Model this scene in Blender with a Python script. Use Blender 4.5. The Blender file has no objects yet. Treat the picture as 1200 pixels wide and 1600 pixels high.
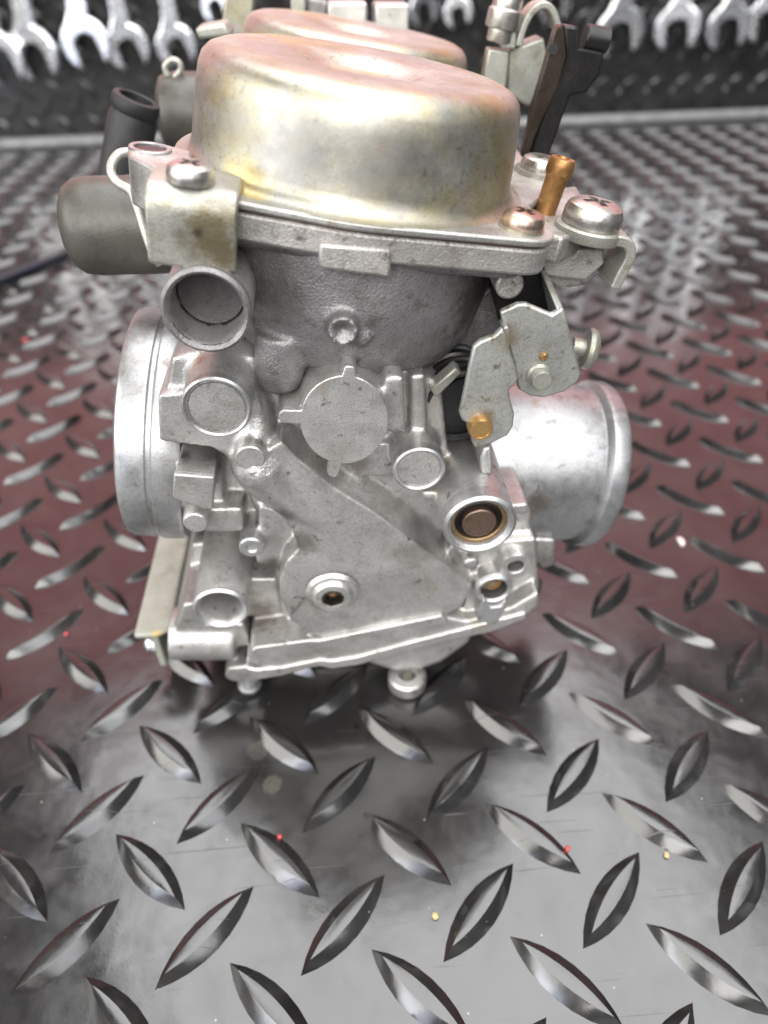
import bpy, bmesh, math, random
from math import sin, cos, pi, radians, atan2, hypot, sqrt
from mathutils import Vector, Matrix
random.seed(7)
S = 0.001                                   # everything below is measured in millimetres
scene = bpy.context.scene
col = scene.collection

# ------------------------------------------------------------------ camera
FPX = 1087.366                              # focal length in pixels of the 1200 x 1600 photograph
CAM = Vector((-19.883, -49.845, 139.307))
YAW, PITCH, ROLL = 0.0683278, -0.6976171, -0.0178126
fw = Vector((sin(YAW) * cos(PITCH), cos(YAW) * cos(PITCH), sin(PITCH)))
rt0 = Vector((cos(YAW), -sin(YAW), 0)); up0 = rt0.cross(fw)
rt = rt0 * cos(ROLL) + up0 * sin(ROLL)
up = -rt0 * sin(ROLL) + up0 * cos(ROLL)
cd = bpy.data.cameras.new('camera'); cam = bpy.data.objects.new('camera', cd); col.objects.link(cam)
cam.matrix_world = Matrix(((rt.x, up.x, -fw.x, CAM.x * S), (rt.y, up.y, -fw.y, CAM.y * S), (rt.z, up.z, -fw.z, CAM.z * S), (0, 0, 0, 1)))
cd.sensor_fit = 'VERTICAL'; cd.sensor_height = 36; cd.lens = FPX / 1600 * 36
cd.clip_start = 0.002; cd.clip_end = 50
cd.dof.use_dof = True; cd.dof.focus_distance = 0.108; cd.dof.aperture_fstop = 14.0
scene.camera = cam

# ------------------------------------------------------------------ world and lamps
w = bpy.data.worlds.new('World'); scene.world = w; w.use_nodes = True
bg = w.node_tree.nodes['Background']; bg.inputs[0].default_value = (0.80, 0.83, 0.90, 1); bg.inputs[1].default_value = 0.09

def area(name, loc, target, sx, sy, power, colour):
    d = bpy.data.lights.new(name, 'AREA'); d.shape = 'RECTANGLE'; d.size = sx; d.size_y = sy
    d.energy = power; d.color = colour
    o = bpy.data.objects.new(name, d); col.objects.link(o)
    o.location = loc
    o.rotation_euler = (Vector(target) - Vector(loc)).to_track_quat('-Z', 'Y').to_euler()
    return o
area('ceiling_light', (0.25, 0.05, 1.35), (0.22, 0.04, 0), 2.3, 1.2, 52, (0.99, 0.99, 1.0))
area('doorway_light', (-0.2, -1.5, 0.95), (0, 0, 0.05), 1.3, 0.9, 34, (1.0, 0.99, 0.96))
area('left_wall_light', (-1.4, -0.45, 0.75), (0, 0, 0.05), 1.4, 1.0, 26, (1.0, 0.98, 0.92))
area('right_wall_light', (0.9, -1.1, 1.0), (0, 0, 0.05), 0.7, 0.8, 9, (0.96, 0.98, 1.0))
area('side_light', (-0.95, -0.75, 0.28), (-0.2, 0.5, 0.08), 0.5, 0.4, 3.5, (0.76, 0.82, 1.0))

scene.view_settings.view_transform = 'Standard'; scene.view_settings.look = 'None'
scene.view_settings.exposure = 0.06; scene.view_settings.gamma = 1
scene.cycles.use_denoising = True
scene.cycles.max_bounces = 8

# ------------------------------------------------------------------ frames of reference
TILT = radians(9.5)
OX, OY, OZ = -24.5, 70.0, 56.5              # where bore axis and dome axis of the near carburettor cross
ROOT_AT = Vector((OX, OY, 0))
def W(u, v, q):                             # carburettor frame (along the bore, away, along the dome axis) -> world mm
    return Vector((OX + u * cos(TILT) + q * sin(TILT), OY + v, OZ - u * sin(TILT) + q * cos(TILT)))
def ray(x, y): return fw + rt * ((x - 600) / FPX) - up * ((y - 800) / FPX)
def toloc(p):
    dx, dz = p.x - OX, p.z - OZ
    return Vector((dx * cos(TILT) - dz * sin(TILT), p.y - OY, dx * sin(TILT) + dz * cos(TILT)))
def F(x, y, v):                             # photo measurement -> the carburettor's frame on the upright plane v
    d = ray(x, y); return toloc(CAM + d * ((OY + v - CAM.y) / d.y))
def G(x, y, q):                             # ... on the tilted plane at height q of the dome axis
    d = ray(x, y)
    # (p-O).n = q with n = (sinT,0,cosT)
    n = Vector((sin(TILT), 0, cos(TILT))); o = Vector((OX, OY, OZ))
    return toloc(CAM + d * ((q - (CAM - o).dot(n)) / d.dot(n)))
def K(x, y, v): return (F(x + 1, y, v) - F(x, y, v)).length     # millimetres in a pixel there
def at_z(x, y, z):
    d = ray(x, y); return CAM + d * ((z - CAM.z) / d.z)
def at_y(x, y, Y):
    d = ray(x, y); return CAM + d * ((Y - CAM.y) / d.y)


# ------------------------------------------------------------------ materials
def material(name):
    m = bpy.data.materials.new(name); m.use_nodes = True
    nt = m.node_tree; b = nt.nodes['Principled BSDF']
    return m, nt, b
def N(nt, kind, **kw):
    n = nt.nodes.new(kind)
    for k, v in kw.items():
        if k in n.inputs: n.inputs[k].default_value = v
        else: setattr(n, k, v)
    return n
def ramp(nt, src, stops):
    r = nt.nodes.new('ShaderNodeValToRGB')
    e = r.color_ramp.elements
    while len(e) < len(stops): e.new(0.5)
    for k, (p, c) in enumerate(stops):
        e[k].position = p
        e[k].color = (c, c, c, 1) if isinstance(c, (int, float)) else (*c, 1)
    nt.links.new(src, r.inputs[0])
    return r
def mixc(nt, fac, a, b, mode='MIX'):
    m = nt.nodes.new('ShaderNodeMix'); m.data_type = 'RGBA'; m.blend_type = mode
    for sock, val in ((m.inputs[0], fac), (m.inputs[6], a), (m.inputs[7], b)):
        if hasattr(val, 'node'): nt.links.new(val, sock)
        elif isinstance(val, (int, float)): sock.default_value = val
        else: sock.default_value = (*val, 1)
    return m.outputs[2]
def noise(nt, scale, detail=4, rough=0.6, dist=0.0):
    tc = nt.nodes.get('coords')
    if tc is None:
        tc = nt.nodes.new('ShaderNodeTexCoord'); tc.name = 'coords'
    n = N(nt, 'ShaderNodeTexNoise'); n.inputs['Scale'].default_value = scale; n.inputs['Detail'].default_value = detail
    n.inputs['Roughness'].default_value = rough; n.inputs['Distortion'].default_value = dist
    nt.links.new(tc.outputs['Object'], n.inputs['Vector'])
    return n.outputs['Fac']
def bump(nt, b, srcs):
    prev = None
    for src, strength, dist in srcs:
        n = nt.nodes.new('ShaderNodeBump'); n.inputs['Strength'].default_value = strength; n.inputs['Distance'].default_value = dist
        nt.links.new(src, n.inputs['Height'])
        if prev is not None: nt.links.new(prev, n.inputs['Normal'])
        prev = n.outputs['Normal']
    nt.links.new(prev, b.inputs['Normal'])

def metal_mat(name, base, dirt, metallic=0.9, rough=(0.38, 0.6), grain=0.5, patch=(260, 0.50, 0.72), stain=None, grain_scale=2600, spots=(), speck=0.7):
    m, nt, b = material(name)
    b.inputs['Metallic'].default_value = metallic
    n1 = noise(nt, patch[0], 6, 0.65, 0.4)
    r1 = ramp(nt, n1, [(patch[1], 0.0), (patch[2], 1.0)])
    c = mixc(nt, r1.outputs[0], base, dirt)
    n2 = noise(nt, 90, 3, 0.5)
    r2 = ramp(nt, n2, [(0.3, 0.80), (0.7, 1.10)])
    c = mixc(nt, 1.0, c, r2.outputs[0], 'MULTIPLY')
    n3 = noise(nt, 1500, 3, 0.7)
    r3 = ramp(nt, n3, [(0.28, 0.55), (0.42, 1.0)])
    c = mixc(nt, speck, c, r3.outputs[0], 'MULTIPLY')
    n4 = noise(nt, 3200, 2, 0.6)
    r4 = ramp(nt, n4, [(0.30, 0.72), (0.5, 1.0), (0.72, 1.12)])
    c = mixc(nt, speck, c, r4.outputs[0], 'MULTIPLY')
    if stain:
        for colr, sc, lo, hi in stain:
            ns = noise(nt, sc, 5, 0.65, 0.3)
            rs = ramp(nt, ns, [(lo, 0.0), (hi, 1.0)])
            c = mixc(nt, rs.outputs[0], c, colr)
    for (pt, rad, scol, amount) in spots:          # ragged patches: real stains and rust, plus crevice shade painted dark on the casting
        q = (W(*pt) - ROOT_AT) * S
        sp = N(nt, 'ShaderNodeVectorMath', operation='DISTANCE'); nt.links.new(nt.nodes['coords'].outputs['Object'], sp.inputs[0])
        sp.inputs[1].default_value = q
        wob = noise(nt, 420, 5, 0.7)
        ad = N(nt, 'ShaderNodeMath', operation='MULTIPLY_ADD'); nt.links.new(wob, ad.inputs[0]); ad.inputs[1].default_value = rad * 1.6 * S; nt.links.new(sp.outputs['Value'], ad.inputs[2])
        dv = N(nt, 'ShaderNodeMath', operation='DIVIDE'); nt.links.new(ad.outputs[0], dv.inputs[0]); dv.inputs[1].default_value = rad * 2 * S
        rs = ramp(nt, dv.outputs[0], [(0.62, amount), (0.95, 0.0)])
        c = mixc(nt, rs.outputs[0], c, scol)
    nt.links.new(c, b.inputs['Base Color'])
    rr = ramp(nt, noise(nt, 320, 4, 0.6), [(0.3, rough[0]), (0.7, rough[1])])
    nt.links.new(rr.outputs[0], b.inputs['Roughness'])
    bump(nt, b, [(noise(nt, grain_scale, 2, 0.6), grain, 0.00018), (noise(nt, 600, 2, 0.5), grain * 0.22, 0.0003)])
    return m
M = {}
DK = (0.07, 0.06, 0.055); RUST = (0.34, 0.17, 0.07)
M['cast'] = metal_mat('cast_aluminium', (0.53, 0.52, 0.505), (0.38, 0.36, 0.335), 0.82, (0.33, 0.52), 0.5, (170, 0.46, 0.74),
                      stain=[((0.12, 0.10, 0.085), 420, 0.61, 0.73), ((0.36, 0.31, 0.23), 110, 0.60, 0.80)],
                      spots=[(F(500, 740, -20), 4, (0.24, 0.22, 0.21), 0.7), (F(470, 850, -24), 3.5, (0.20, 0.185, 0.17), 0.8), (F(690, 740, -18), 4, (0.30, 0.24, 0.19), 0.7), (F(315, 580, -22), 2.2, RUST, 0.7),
                             (F(350, 720, -19), 4, (0.16, 0.145, 0.135), 0.8), (F(410, 960, -16), 4.5, (0.15, 0.13, 0.11), 0.8), (F(640, 860, -22), 4, (0.26, 0.23, 0.20), 0.6), (F(700, 850, -18), 4, (0.14, 0.12, 0.10), 0.8), (F(850, 860, -8), 6, (0.13, 0.11, 0.09), 0.9), (F(430, 880, -18), 3, (0.12, 0.105, 0.09), 0.9), (F(560, 725, -19), 3, (0.20, 0.17, 0.15), 0.8), (F(455, 620, -20), 2.5, (0.2, 0.175, 0.155), 0.8), (F(275, 705, -20), 2.5, (0.11, 0.10, 0.095), 0.9), (F(375, 745, -19), 2.5, (0.10, 0.09, 0.085), 0.9), (F(680, 620, -10), 5, (0.11, 0.09, 0.075), 0.9), (F(445, 800, -23), 2.2, (0.20, 0.185, 0.17), 0.8)])  # dark patches paint shade into the casting's crevices; others are real stains
M['cast_warm'] = metal_mat('brownish_cast_aluminium', (0.40, 0.38, 0.36), (0.25, 0.225, 0.205), 0.7, (0.44, 0.6), 0.6,
                      stain=[((0.13, 0.11, 0.095), 420, 0.58, 0.72)])
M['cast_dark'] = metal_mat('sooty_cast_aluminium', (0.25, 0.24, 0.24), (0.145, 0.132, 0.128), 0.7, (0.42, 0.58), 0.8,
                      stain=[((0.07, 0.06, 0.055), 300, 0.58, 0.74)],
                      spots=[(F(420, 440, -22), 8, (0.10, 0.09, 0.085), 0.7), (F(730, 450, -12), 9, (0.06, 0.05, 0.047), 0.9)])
M['dark_recess'] = metal_mat('dark_recess_metal', (0.085, 0.08, 0.08), (0.05, 0.045, 0.043), 0.6, (0.45, 0.6), 0.5,  # dark, brown-spotted metal for the cup and the screw holes
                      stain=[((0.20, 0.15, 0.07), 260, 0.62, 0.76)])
M['bright'] = metal_mat('machined_aluminium', (0.46, 0.46, 0.462), (0.33, 0.315, 0.295), 0.85, (0.34, 0.50), 0.15,
                      stain=[((0.20, 0.17, 0.14), 300, 0.60, 0.74)])
M['spigot'] = metal_mat('stained_turned_aluminium', (0.40, 0.40, 0.405), (0.27, 0.255, 0.24), 0.85, (0.32, 0.48), 0.15,
                      stain=[((0.11, 0.10, 0.09), 170, 0.60, 0.72), ((0.30, 0.23, 0.15), 190, 0.62, 0.74)],
                      spots=[(F(812, 705, -13), 3.4, DK, 0.85), (F(838, 785, -13), 3.0, (0.17, 0.14, 0.11), 0.8), (F(820, 805, -13), 1.8, RUST, 0.6), (F(870, 650, -12), 2.6, (0.16, 0.15, 0.14), 0.7), (F(800, 850, -8), 5, (0.16, 0.14, 0.12), 0.7)])
M['dome'] = metal_mat('yellow_passivated_steel', (0.41, 0.405, 0.37), (0.42, 0.365, 0.215), 0.9, (0.38, 0.50), 0.05, (75, 0.44, 0.64),
                      stain=[((0.22, 0.20, 0.16), 900, 0.57, 0.70), ((0.31, 0.30, 0.275), 130, 0.50, 0.75)],
                      spots=[(F(470, 235, -22), 6, (0.25, 0.24, 0.22), 0.7), (F(600, 260, -24), 7, (0.27, 0.255, 0.23), 0.7), (F(380, 305, -20), 5, (0.50, 0.38, 0.13), 0.7), (F(560, 150, -20), 1.3, (0.22, 0.13, 0.08), 0.8), (F(600, 235, -25), 1.3, (0.30, 0.23, 0.17), 0.45)])
M['dome_rim'] = metal_mat('bare_steel_rim', (0.44, 0.43, 0.41), (0.34, 0.31, 0.25), 0.8, (0.40, 0.54), 0.25)
M['plate'] = metal_mat('dull_zinc_plate', (0.37, 0.37, 0.33), (0.29, 0.275, 0.205), 0.6, (0.38, 0.54), 0.3,
                      stain=[((0.20, 0.16, 0.09), 260, 0.60, 0.74)], spots=[(F(246, 992, -12), 1.8, (0.55, 0.37, 0.10), 0.8)])
M['rail'] = metal_mat('greenish_zinc_rail', (0.34, 0.345, 0.30), (0.27, 0.265, 0.20), 0.25, (0.50, 0.62), 0.3, spots=[(F(246, 992, -12), 1.5, (0.50, 0.36, 0.12), 0.7)])
M['tab'] = metal_mat('oil_stained_zinc_tab', (0.37, 0.365, 0.33), (0.28, 0.265, 0.20), 0.65, (0.36, 0.52), 0.3,
                      spots=[(F(335, 370, -27), 5.2, (0.13, 0.105, 0.055), 0.9), (F(310, 362, -27), 0.9, (0.04, 0.035, 0.03), 0.9)])
M['lever'] = metal_mat('grey_zinc_lever', (0.37, 0.37, 0.35), (0.29, 0.28, 0.235), 0.65, (0.40, 0.54), 0.3,
                      stain=[((0.16, 0.13, 0.08), 520, 0.57, 0.70)], spots=[(F(760, 650, -25), 1.7, (0.20, 0.14, 0.07), 0.7), (F(795, 530, -24), 2.4, (0.20, 0.15, 0.08), 0.6)])
M['screw'] = metal_mat('pinkish_zinc_screw', (0.50, 0.48, 0.45), (0.36, 0.31, 0.27), 0.95, (0.30, 0.44), 0.2)
M['copper_screw'] = metal_mat('coppery_screw', (0.45, 0.34, 0.28), (0.32, 0.23, 0.19), 0.95, (0.30, 0.44), 0.2)
M['brass'] = metal_mat('brass', (0.52, 0.32, 0.13), (0.38, 0.20, 0.08), 0.85, (0.26, 0.4), 0.15)
M['old_brass'] = metal_mat('dull_brown_brass', (0.42, 0.22, 0.085), (0.26, 0.14, 0.055), 0.8, (0.36, 0.5), 0.2)
M['shaft'] = metal_mat('brown_oxidised_shaft', (0.20, 0.135, 0.10), (0.12, 0.08, 0.06), 0.8, (0.3, 0.45), 0.2)
M['bronze'] = metal_mat('oily_brown_bush', (0.26, 0.17, 0.09), (0.15, 0.10, 0.06), 0.7, (0.35, 0.5), 0.2)
M['chrome'] = metal_mat('chromed_steel', (0.92, 0.93, 0.96), (0.74, 0.76, 0.82), 1.0, (0.20, 0.32), 0.05)
M['cap'] = metal_mat('olive_grey_plastic', (0.065, 0.063, 0.052), (0.042, 0.04, 0.033), 0.1, (0.38, 0.5), 0.25)
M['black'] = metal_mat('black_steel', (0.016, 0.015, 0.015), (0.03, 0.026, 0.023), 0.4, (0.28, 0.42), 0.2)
M['edge'] = metal_mat('shaded_brown_edge', (0.055, 0.042, 0.032), (0.03, 0.025, 0.02), 0.7, (0.3, 0.45), 0.15)
M['rubber'] = metal_mat('black_rubber', (0.010, 0.010, 0.011), (0.016, 0.016, 0.016), 0.0, (0.5, 0.65), 0.2)
M['ink'] = metal_mat('black_marker', (0.05, 0.05, 0.05), (0.22, 0.21, 0.20), 0.2, (0.5, 0.6), 0.1, (1500, 0.42, 0.6))
M['blue_cable'] = metal_mat('dark_blue_cable', (0.010, 0.012, 0.022), (0.015, 0.018, 0.03), 0.0, (0.3, 0.4), 0.05)
M['pale_highlight'] = metal_mat('pale_highlight_strip', (0.22, 0.22, 0.22), (0.05, 0.05, 0.05), 0.0, (0.25, 0.4), 0.1)  # pale colour for the painted highlight at the foot of the wall

def simple(name, c, rough=0.5, metallic=0.0):
    m, nt, b = material(name)
    r = ramp(nt, noise(nt, 300, 3), [(0.3, tuple(x * 0.8 for x in c)), (0.7, tuple(min(1, x * 1.15) for x in c))])
    nt.links.new(r.outputs[0], b.inputs['Base Color'])
    b.inputs['Roughness'].default_value = rough; b.inputs['Metallic'].default_value = metallic
    return m
M['unseen_lid_paint'] = simple('unseen_lid_red_gloss', (0.66, 0.22, 0.235), 0.3)
M['red_crumb'] = simple('red_plastic_crumb', (0.5, 0.07, 0.07))
M['yellow_crumb'] = simple('pale_yellow_crumb', (0.45, 0.34, 0.18))
M['white_crumb'] = simple('pinkish_white_crumb', (0.75, 0.6, 0.55))

STAINS = [(-39.4, 28.2, 2.3, (0.085, 0.08, 0.066)), (-43.0, 36.5, 2.6, (0.06, 0.057, 0.048)), (-3.0, 10.0, 1.6, (0.004, 0.004, 0.004)), (-12.0, 22.0, 2.2, (0.005, 0.005, 0.005)), (-30.0, 3.0, 1.8, (0.045, 0.043, 0.04))]
def mat_material():
    m, nt, b = material('black_tread_rubber')
    n1 = noise(nt, 45, 5, 0.6, 0.5)
    r1 = ramp(nt, n1, [(0.35, (0.010, 0.0095, 0.0095)), (0.7, (0.024, 0.023, 0.022))])
    # oily blots
    r2 = ramp(nt, noise(nt, 210, 3, 0.5, 0.2), [(0.66, 1.0), (0.72, 0.45)])
    c = mixc(nt, 1.0, r1.outputs[0], r2.outputs[0], 'MULTIPLY')
    # dust specks
    vo = N(nt, 'ShaderNodeTexVoronoi'); vo.inputs['Scale'].default_value = 420
    nt.links.new(nt.nodes['coords'].outputs['Object'], vo.inputs['Vector'])
    r3 = ramp(nt, vo.outputs['Distance'], [(0.05, 1.0), (0.10, 0.0)])
    wn = N(nt, 'ShaderNodeTexWhiteNoise'); nt.links.new(vo.outputs['Position'], wn.inputs['Vector'])
    r4 = ramp(nt, wn.outputs['Value'], [(0.93, 0.0), (0.96, 1.0)])
    mul = N(nt, 'ShaderNodeMath', operation='MULTIPLY'); nt.links.new(r3.outputs[0], mul.inputs[0]); nt.links.new(r4.outputs[0], mul.inputs[1])
    c = mixc(nt, mul.outputs[0], c, (0.20, 0.19, 0.175))
    # dried drips, each with a ragged outline of its own
    wob = noise(nt, 700, 4, 0.7)
    for (sx, sy, sr, scol) in STAINS:
        sp = N(nt, 'ShaderNodeVectorMath', operation='DISTANCE'); nt.links.new(nt.nodes['coords'].outputs['Object'], sp.inputs[0])
        sp.inputs[1].default_value = (sx * S, sy * S, 0)
        ad = N(nt, 'ShaderNodeMath', operation='MULTIPLY_ADD'); nt.links.new(wob, ad.inputs[0]); ad.inputs[1].default_value = sr * 0.9 * S; nt.links.new(sp.outputs['Value'], ad.inputs[2])
        dv = N(nt, 'ShaderNodeMath', operation='DIVIDE'); nt.links.new(ad.outputs[0], dv.inputs[0]); dv.inputs[1].default_value = sr * 2 * S
        rs = ramp(nt, dv.outputs[0], [(0.60, 0.8), (0.74, 0.0)])
        gr = ramp(nt, noise(nt, 2200, 2, 0.6), [(0.35, 0.3), (0.6, 1.0)])
        mm = N(nt, 'ShaderNodeMath', operation='MULTIPLY'); nt.links.new(rs.outputs[0], mm.inputs[0]); nt.links.new(gr.outputs[0], mm.inputs[1])
        c = mixc(nt, mm.outputs[0], c, scol)
    nt.links.new(c, b.inputs['Base Color'])
    rr = ramp(nt, noise(nt, 120, 5, 0.65, 0.6), [(0.3, 0.11), (0.72, 0.26)])
    nt.links.new(rr.outputs[0], b.inputs['Roughness'])
    prev = rr.outputs[0]
    for ang, thr in ((0.5, 0.70), (-0.9, 0.72), (1.7, 0.73)):       # hairline scratches
        mp = N(nt, 'ShaderNodeMapping'); mp.inputs['Rotation'].default_value = (0, 0, ang); mp.inputs['Scale'].default_value = (30, 1500, 100)
        nt.links.new(nt.nodes['coords'].outputs['Object'], mp.inputs['Vector'])
        ns = N(nt, 'ShaderNodeTexNoise'); ns.inputs['Scale'].default_value = 1.0; ns.inputs['Detail'].default_value = 2
        nt.links.new(mp.outputs[0], ns.inputs['Vector'])
        rs = ramp(nt, ns.outputs['Fac'], [(thr, 0.0), (thr + 0.03, 0.22)])
        ad = N(nt, 'ShaderNodeMath', operation='ADD'); nt.links.new(prev, ad.inputs[0]); nt.links.new(rs.outputs[0], ad.inputs[1]); prev = ad.outputs[0]
    nt.links.new(prev, b.inputs['Roughness'])
    b.inputs['IOR'].default_value = 1.65
    b.inputs['Specular IOR Level'].default_value = 0.56
    bump(nt, b, [(noise(nt, 55, 3, 0.5), 0.25, 0.0008), (noise(nt, 1800, 2, 0.5), 0.06, 0.0001)])
    return m
M['mat'] = mat_material()

class MB:
    def __init__(s): s.v = []; s.f = []
    def add(s, vs, fs):
        n = len(s.v); s.v += [Vector(p) for p in vs]; s.f += [tuple(i + n for i in f) for f in fs]; return s
    def lathe(s, p, a, prof, n=40, ref=None, arc=None):
        p = Vector(p); a = Vector(a).normalized()
        e1 = Vector(ref) if ref else (Vector((1, 0, 0)) if abs(a.x) < 0.9 else Vector((0, 1, 0)))
        e1 = (e1 - a * e1.dot(a)).normalized(); e2 = a.cross(e1)
        vs, fs, rings = [], [], []
        for r, h in prof:
            if r <= 1e-6: rings.append([len(vs)]); vs.append(p + a * h)
            else:
                rings.append(list(range(len(vs), len(vs) + n)))
                for k in range(n):
                    t = 2 * pi * k / n; vs.append(p + a * h + (e1 * cos(t) + e2 * sin(t)) * r)
        for A, B in zip(rings, rings[1:]):
            for k in range(n):
                j = (k + 1) % n
                if len(A) == 1 and len(B) == 1: continue
                if len(A) == 1: fs.append((A[0], B[k], B[j]))
                elif len(B) == 1: fs.append((A[k], A[j], B[0]))
                else: fs.append((A[k], A[j], B[j], B[k]))
        return s.add(vs, fs)
    def cyl(s, p, a, r, h0, h1, r2=None, n=40):
        return s.lathe(p, a, [(0, h0), (r, h0), (r if r2 is None else r2, h1), (0, h1)], n)
    def ring(s, p, a, r, ri, h0, h1, n=48, e=0.3):       # a round-edged ring
        return s.lathe(p, a, [(ri, h1), (ri, h0 + e), (ri + e, h0), (r - e, h0), (r, h0 + e), (r, h1), (ri, h1)], n)
    def prism(s, front, back):
        n = len(front); vs = list(front) + list(back)
        fs = [tuple(range(n)), tuple(range(2 * n - 1, n - 1, -1))]
        for k in range(n):
            j = (k + 1) % n; fs.append((k, k + n, j + n, j))
        return s.add(vs, fs)
    def pp(s, px, v0, v1, dx=0, grow=0.0):               # outline measured on plane v0, extruded straight back to v1
        fr = [F(x, y, v0) for x, y in px]
        if grow:
            c = sum(fr, Vector()) / len(fr)
            bk = [Vector((c.x + (p.x - c.x) * (1 + grow), v1, c.z + (p.z - c.z) * (1 + grow))) for p in fr]
        else: bk = [Vector((p.x, v1, p.z)) for p in fr]
        return s.prism(fr, bk)
    def box(s, lo, hi):
        (a, b, c), (d, e, f) = lo, hi
        return s.prism([(a, b, c), (d, b, c), (d, b, f), (a, b, f)], [(a, e, c), (d, e, c), (d, e, f), (a, e, f)])
    def tube(s, path, r, n=10, closed_ends=True):
        path = [Vector(p) for p in path]; vs, fs = [], []
        prev = None
        for k, p in enumerate(path):
            t = (path[min(k + 1, len(path) - 1)] - path[max(k - 1, 0)]).normalized()
            if prev is None:
                e = Vector((0, 0, 1)) if abs(t.z) < 0.9 else Vector((1, 0, 0))
            else: e = prev
            e = (e - t * e.dot(t)).normalized(); prev = e; g = t.cross(e)
            rr = r[k] if isinstance(r, (list, tuple)) else r
            for i in range(n):
                a = 2 * pi * i / n; vs.append(p + (e * cos(a) + g * sin(a)) * rr)
        for k in range(len(path) - 1):
            for i in range(n):
                j = (i + 1) % n; fs.append((k * n + i, k * n + j, (k + 1) * n + j, (k + 1) * n + i))
        if closed_ends:
            fs.append(tuple(range(n - 1, -1, -1))); q = (len(path) - 1) * n; fs.append(tuple(range(q, q + n)))
        return s.add(vs, fs)
    def bm(s, space):
        b = bmesh.new()
        for p in s.v:
            q = W(*p) if space == 'carb' else p
            b.verts.new(((q - ROOT_AT) if space != 'free' else q) * S)
        b.verts.ensure_lookup_table()
        for f in s.f:
            try: b.faces.new([b.verts[i] for i in f])
            except ValueError: pass
        bmesh.ops.recalc_face_normals(b, faces=b.faces)
        return b
    def mesh(s, name, mat, space='carb', angle=38):
        b = s.bm(space); me = bpy.data.meshes.new(name); b.to_mesh(me); b.free()
        me.materials.append(mat); me.shade_smooth(); me.set_sharp_from_angle(angle=radians(angle))
        return me
    def build(s, name, mat, parent=None, space='carb', bevel=0.0, angle=38, seg=2, label=None):
        o = bpy.data.objects.new(name, s.mesh(name, mat, space, angle)); col.objects.link(o)
        if parent is not None: o.parent = parent
        if bevel:
            md = o.modifiers.new('edge', 'BEVEL'); md.width = bevel * S; md.segments = seg; md.limit_method = 'ANGLE'; md.angle_limit = radians(40)
            md.harden_normals = False
        if label: o['label'] = label
        return o
def applied(o):
    dg = bpy.context.evaluated_depsgraph_get(); dg.update()
    me = bpy.data.meshes.new_from_object(o.evaluated_get(dg)); old = o.data
    o.modifiers.clear(); o.data = me; me.name = o.name
    bpy.data.meshes.remove(old)
    return o
def fuse(mb, name, mat, parent, voxel=0.5, smooth=8, label=None):
    o = mb.build(name, mat, parent)
    md = o.modifiers.new('r', 'REMESH'); md.mode = 'VOXEL'; md.voxel_size = voxel * S; md.use_smooth_shade = True
    sm = o.modifiers.new('s', 'SMOOTH'); sm.factor = 0.5; sm.iterations = smooth
    applied(o)
    if label: o['label'] = label
    return o
def spline(pts, k=6):
    pts = [Vector(p) for p in pts]; out = []
    for i in range(len(pts) - 1):
        p0, p1, p2, p3 = pts[max(i - 1, 0)], pts[i], pts[i + 1], pts[min(i + 2, len(pts) - 1)]
        for j in range(k):
            t = j / k
            out.append(0.5 * ((2 * p1) + (p2 - p0) * t + (2 * p0 - 5 * p1 + 4 * p2 - p3) * t * t + (3 * p1 - p0 - 3 * p2 + p3) * t ** 3))
    return out + [pts[-1]]
def circ_px(x, y, rx, ry=None, n=24):
    ry = rx if ry is None else ry
    return [(x + rx * cos(2 * pi * k / n), y + ry * sin(2 * pi * k / n)) for k in range(n)]

# ------------------------------------------------------------------ the tread mat on the bench
P = 25.0
def structure(o): o['kind'] = 'structure'; return o
mat_mb = MB()
X0, X1, Y0, Y1 = -700, 800, -160, 628
mat_mb.prism([(X0, Y0, 0), (X1, Y0, 0), (X1, Y1, 0), (X0, Y1, 0)], [(X0, Y0, -4), (X1, Y0, -4), (X1, Y1, -4), (X0, Y1, -4)])
floor_mat = structure(mat_mb.build('tread_mat', M['mat'], None, 'free'))
M['mat'].node_tree.nodes['coords'].object = floor_mat      # lugs share a mesh but not their dust
def lug_shape(L=22.4, Wd=6.6, h=1.9, n=8):
    def lens(L, Wd, z):
        pts = []
        R = (L * L / 4 + Wd * Wd / 4) / Wd; cy = R - Wd / 2; a = math.asin(L / 2 / R)
        for k in range(n + 1):
            t = -a + 2 * a * k / n; pts.append(Vector((R * sin(t), R * cos(t) - cy, z)))
        for k in range(1, n):
            t = a - 2 * a * k / n; pts.append(Vector((R * sin(t), -(R * cos(t) - cy), z)))
        return pts
    rings = [lens(L * 1.01, Wd * 1.04, -0.2), lens(L * 0.985, Wd * 0.95, 0.14), lens(L * 0.82, Wd * 0.43, h * 0.86), lens(L * 0.77, Wd * 0.35, h * 0.97), lens(L * 0.60, Wd * 0.15, h)]
    mb = MB(); m = 2 * n; vs = [p for r in rings for p in r]; fs = []
    for q in range(len(rings) - 1):
        for k in range(m):
            j = (k + 1) % m; fs.append((q * m + k, q * m + j, (q + 1) * m + j, (q + 1) * m + k))
    fs.append(tuple(range((len(rings) - 1) * m, len(rings) * m)))
    mb.add(vs, fs); return mb
LUG = lug_shape()
lug_mesh = LUG.mesh('tread_lug', M['mat'], 'free', 16)
def seen(p, margin=60):
    d = p - CAM; z = d.dot(fw)
    if z < 5: return False
    x = 600 + FPX * d.dot(rt) / z; y = 800 - FPX * d.dot(up) / z
    return -margin < x < 1200 + margin and -margin < y < 1600 + margin
lugs = []
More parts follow.
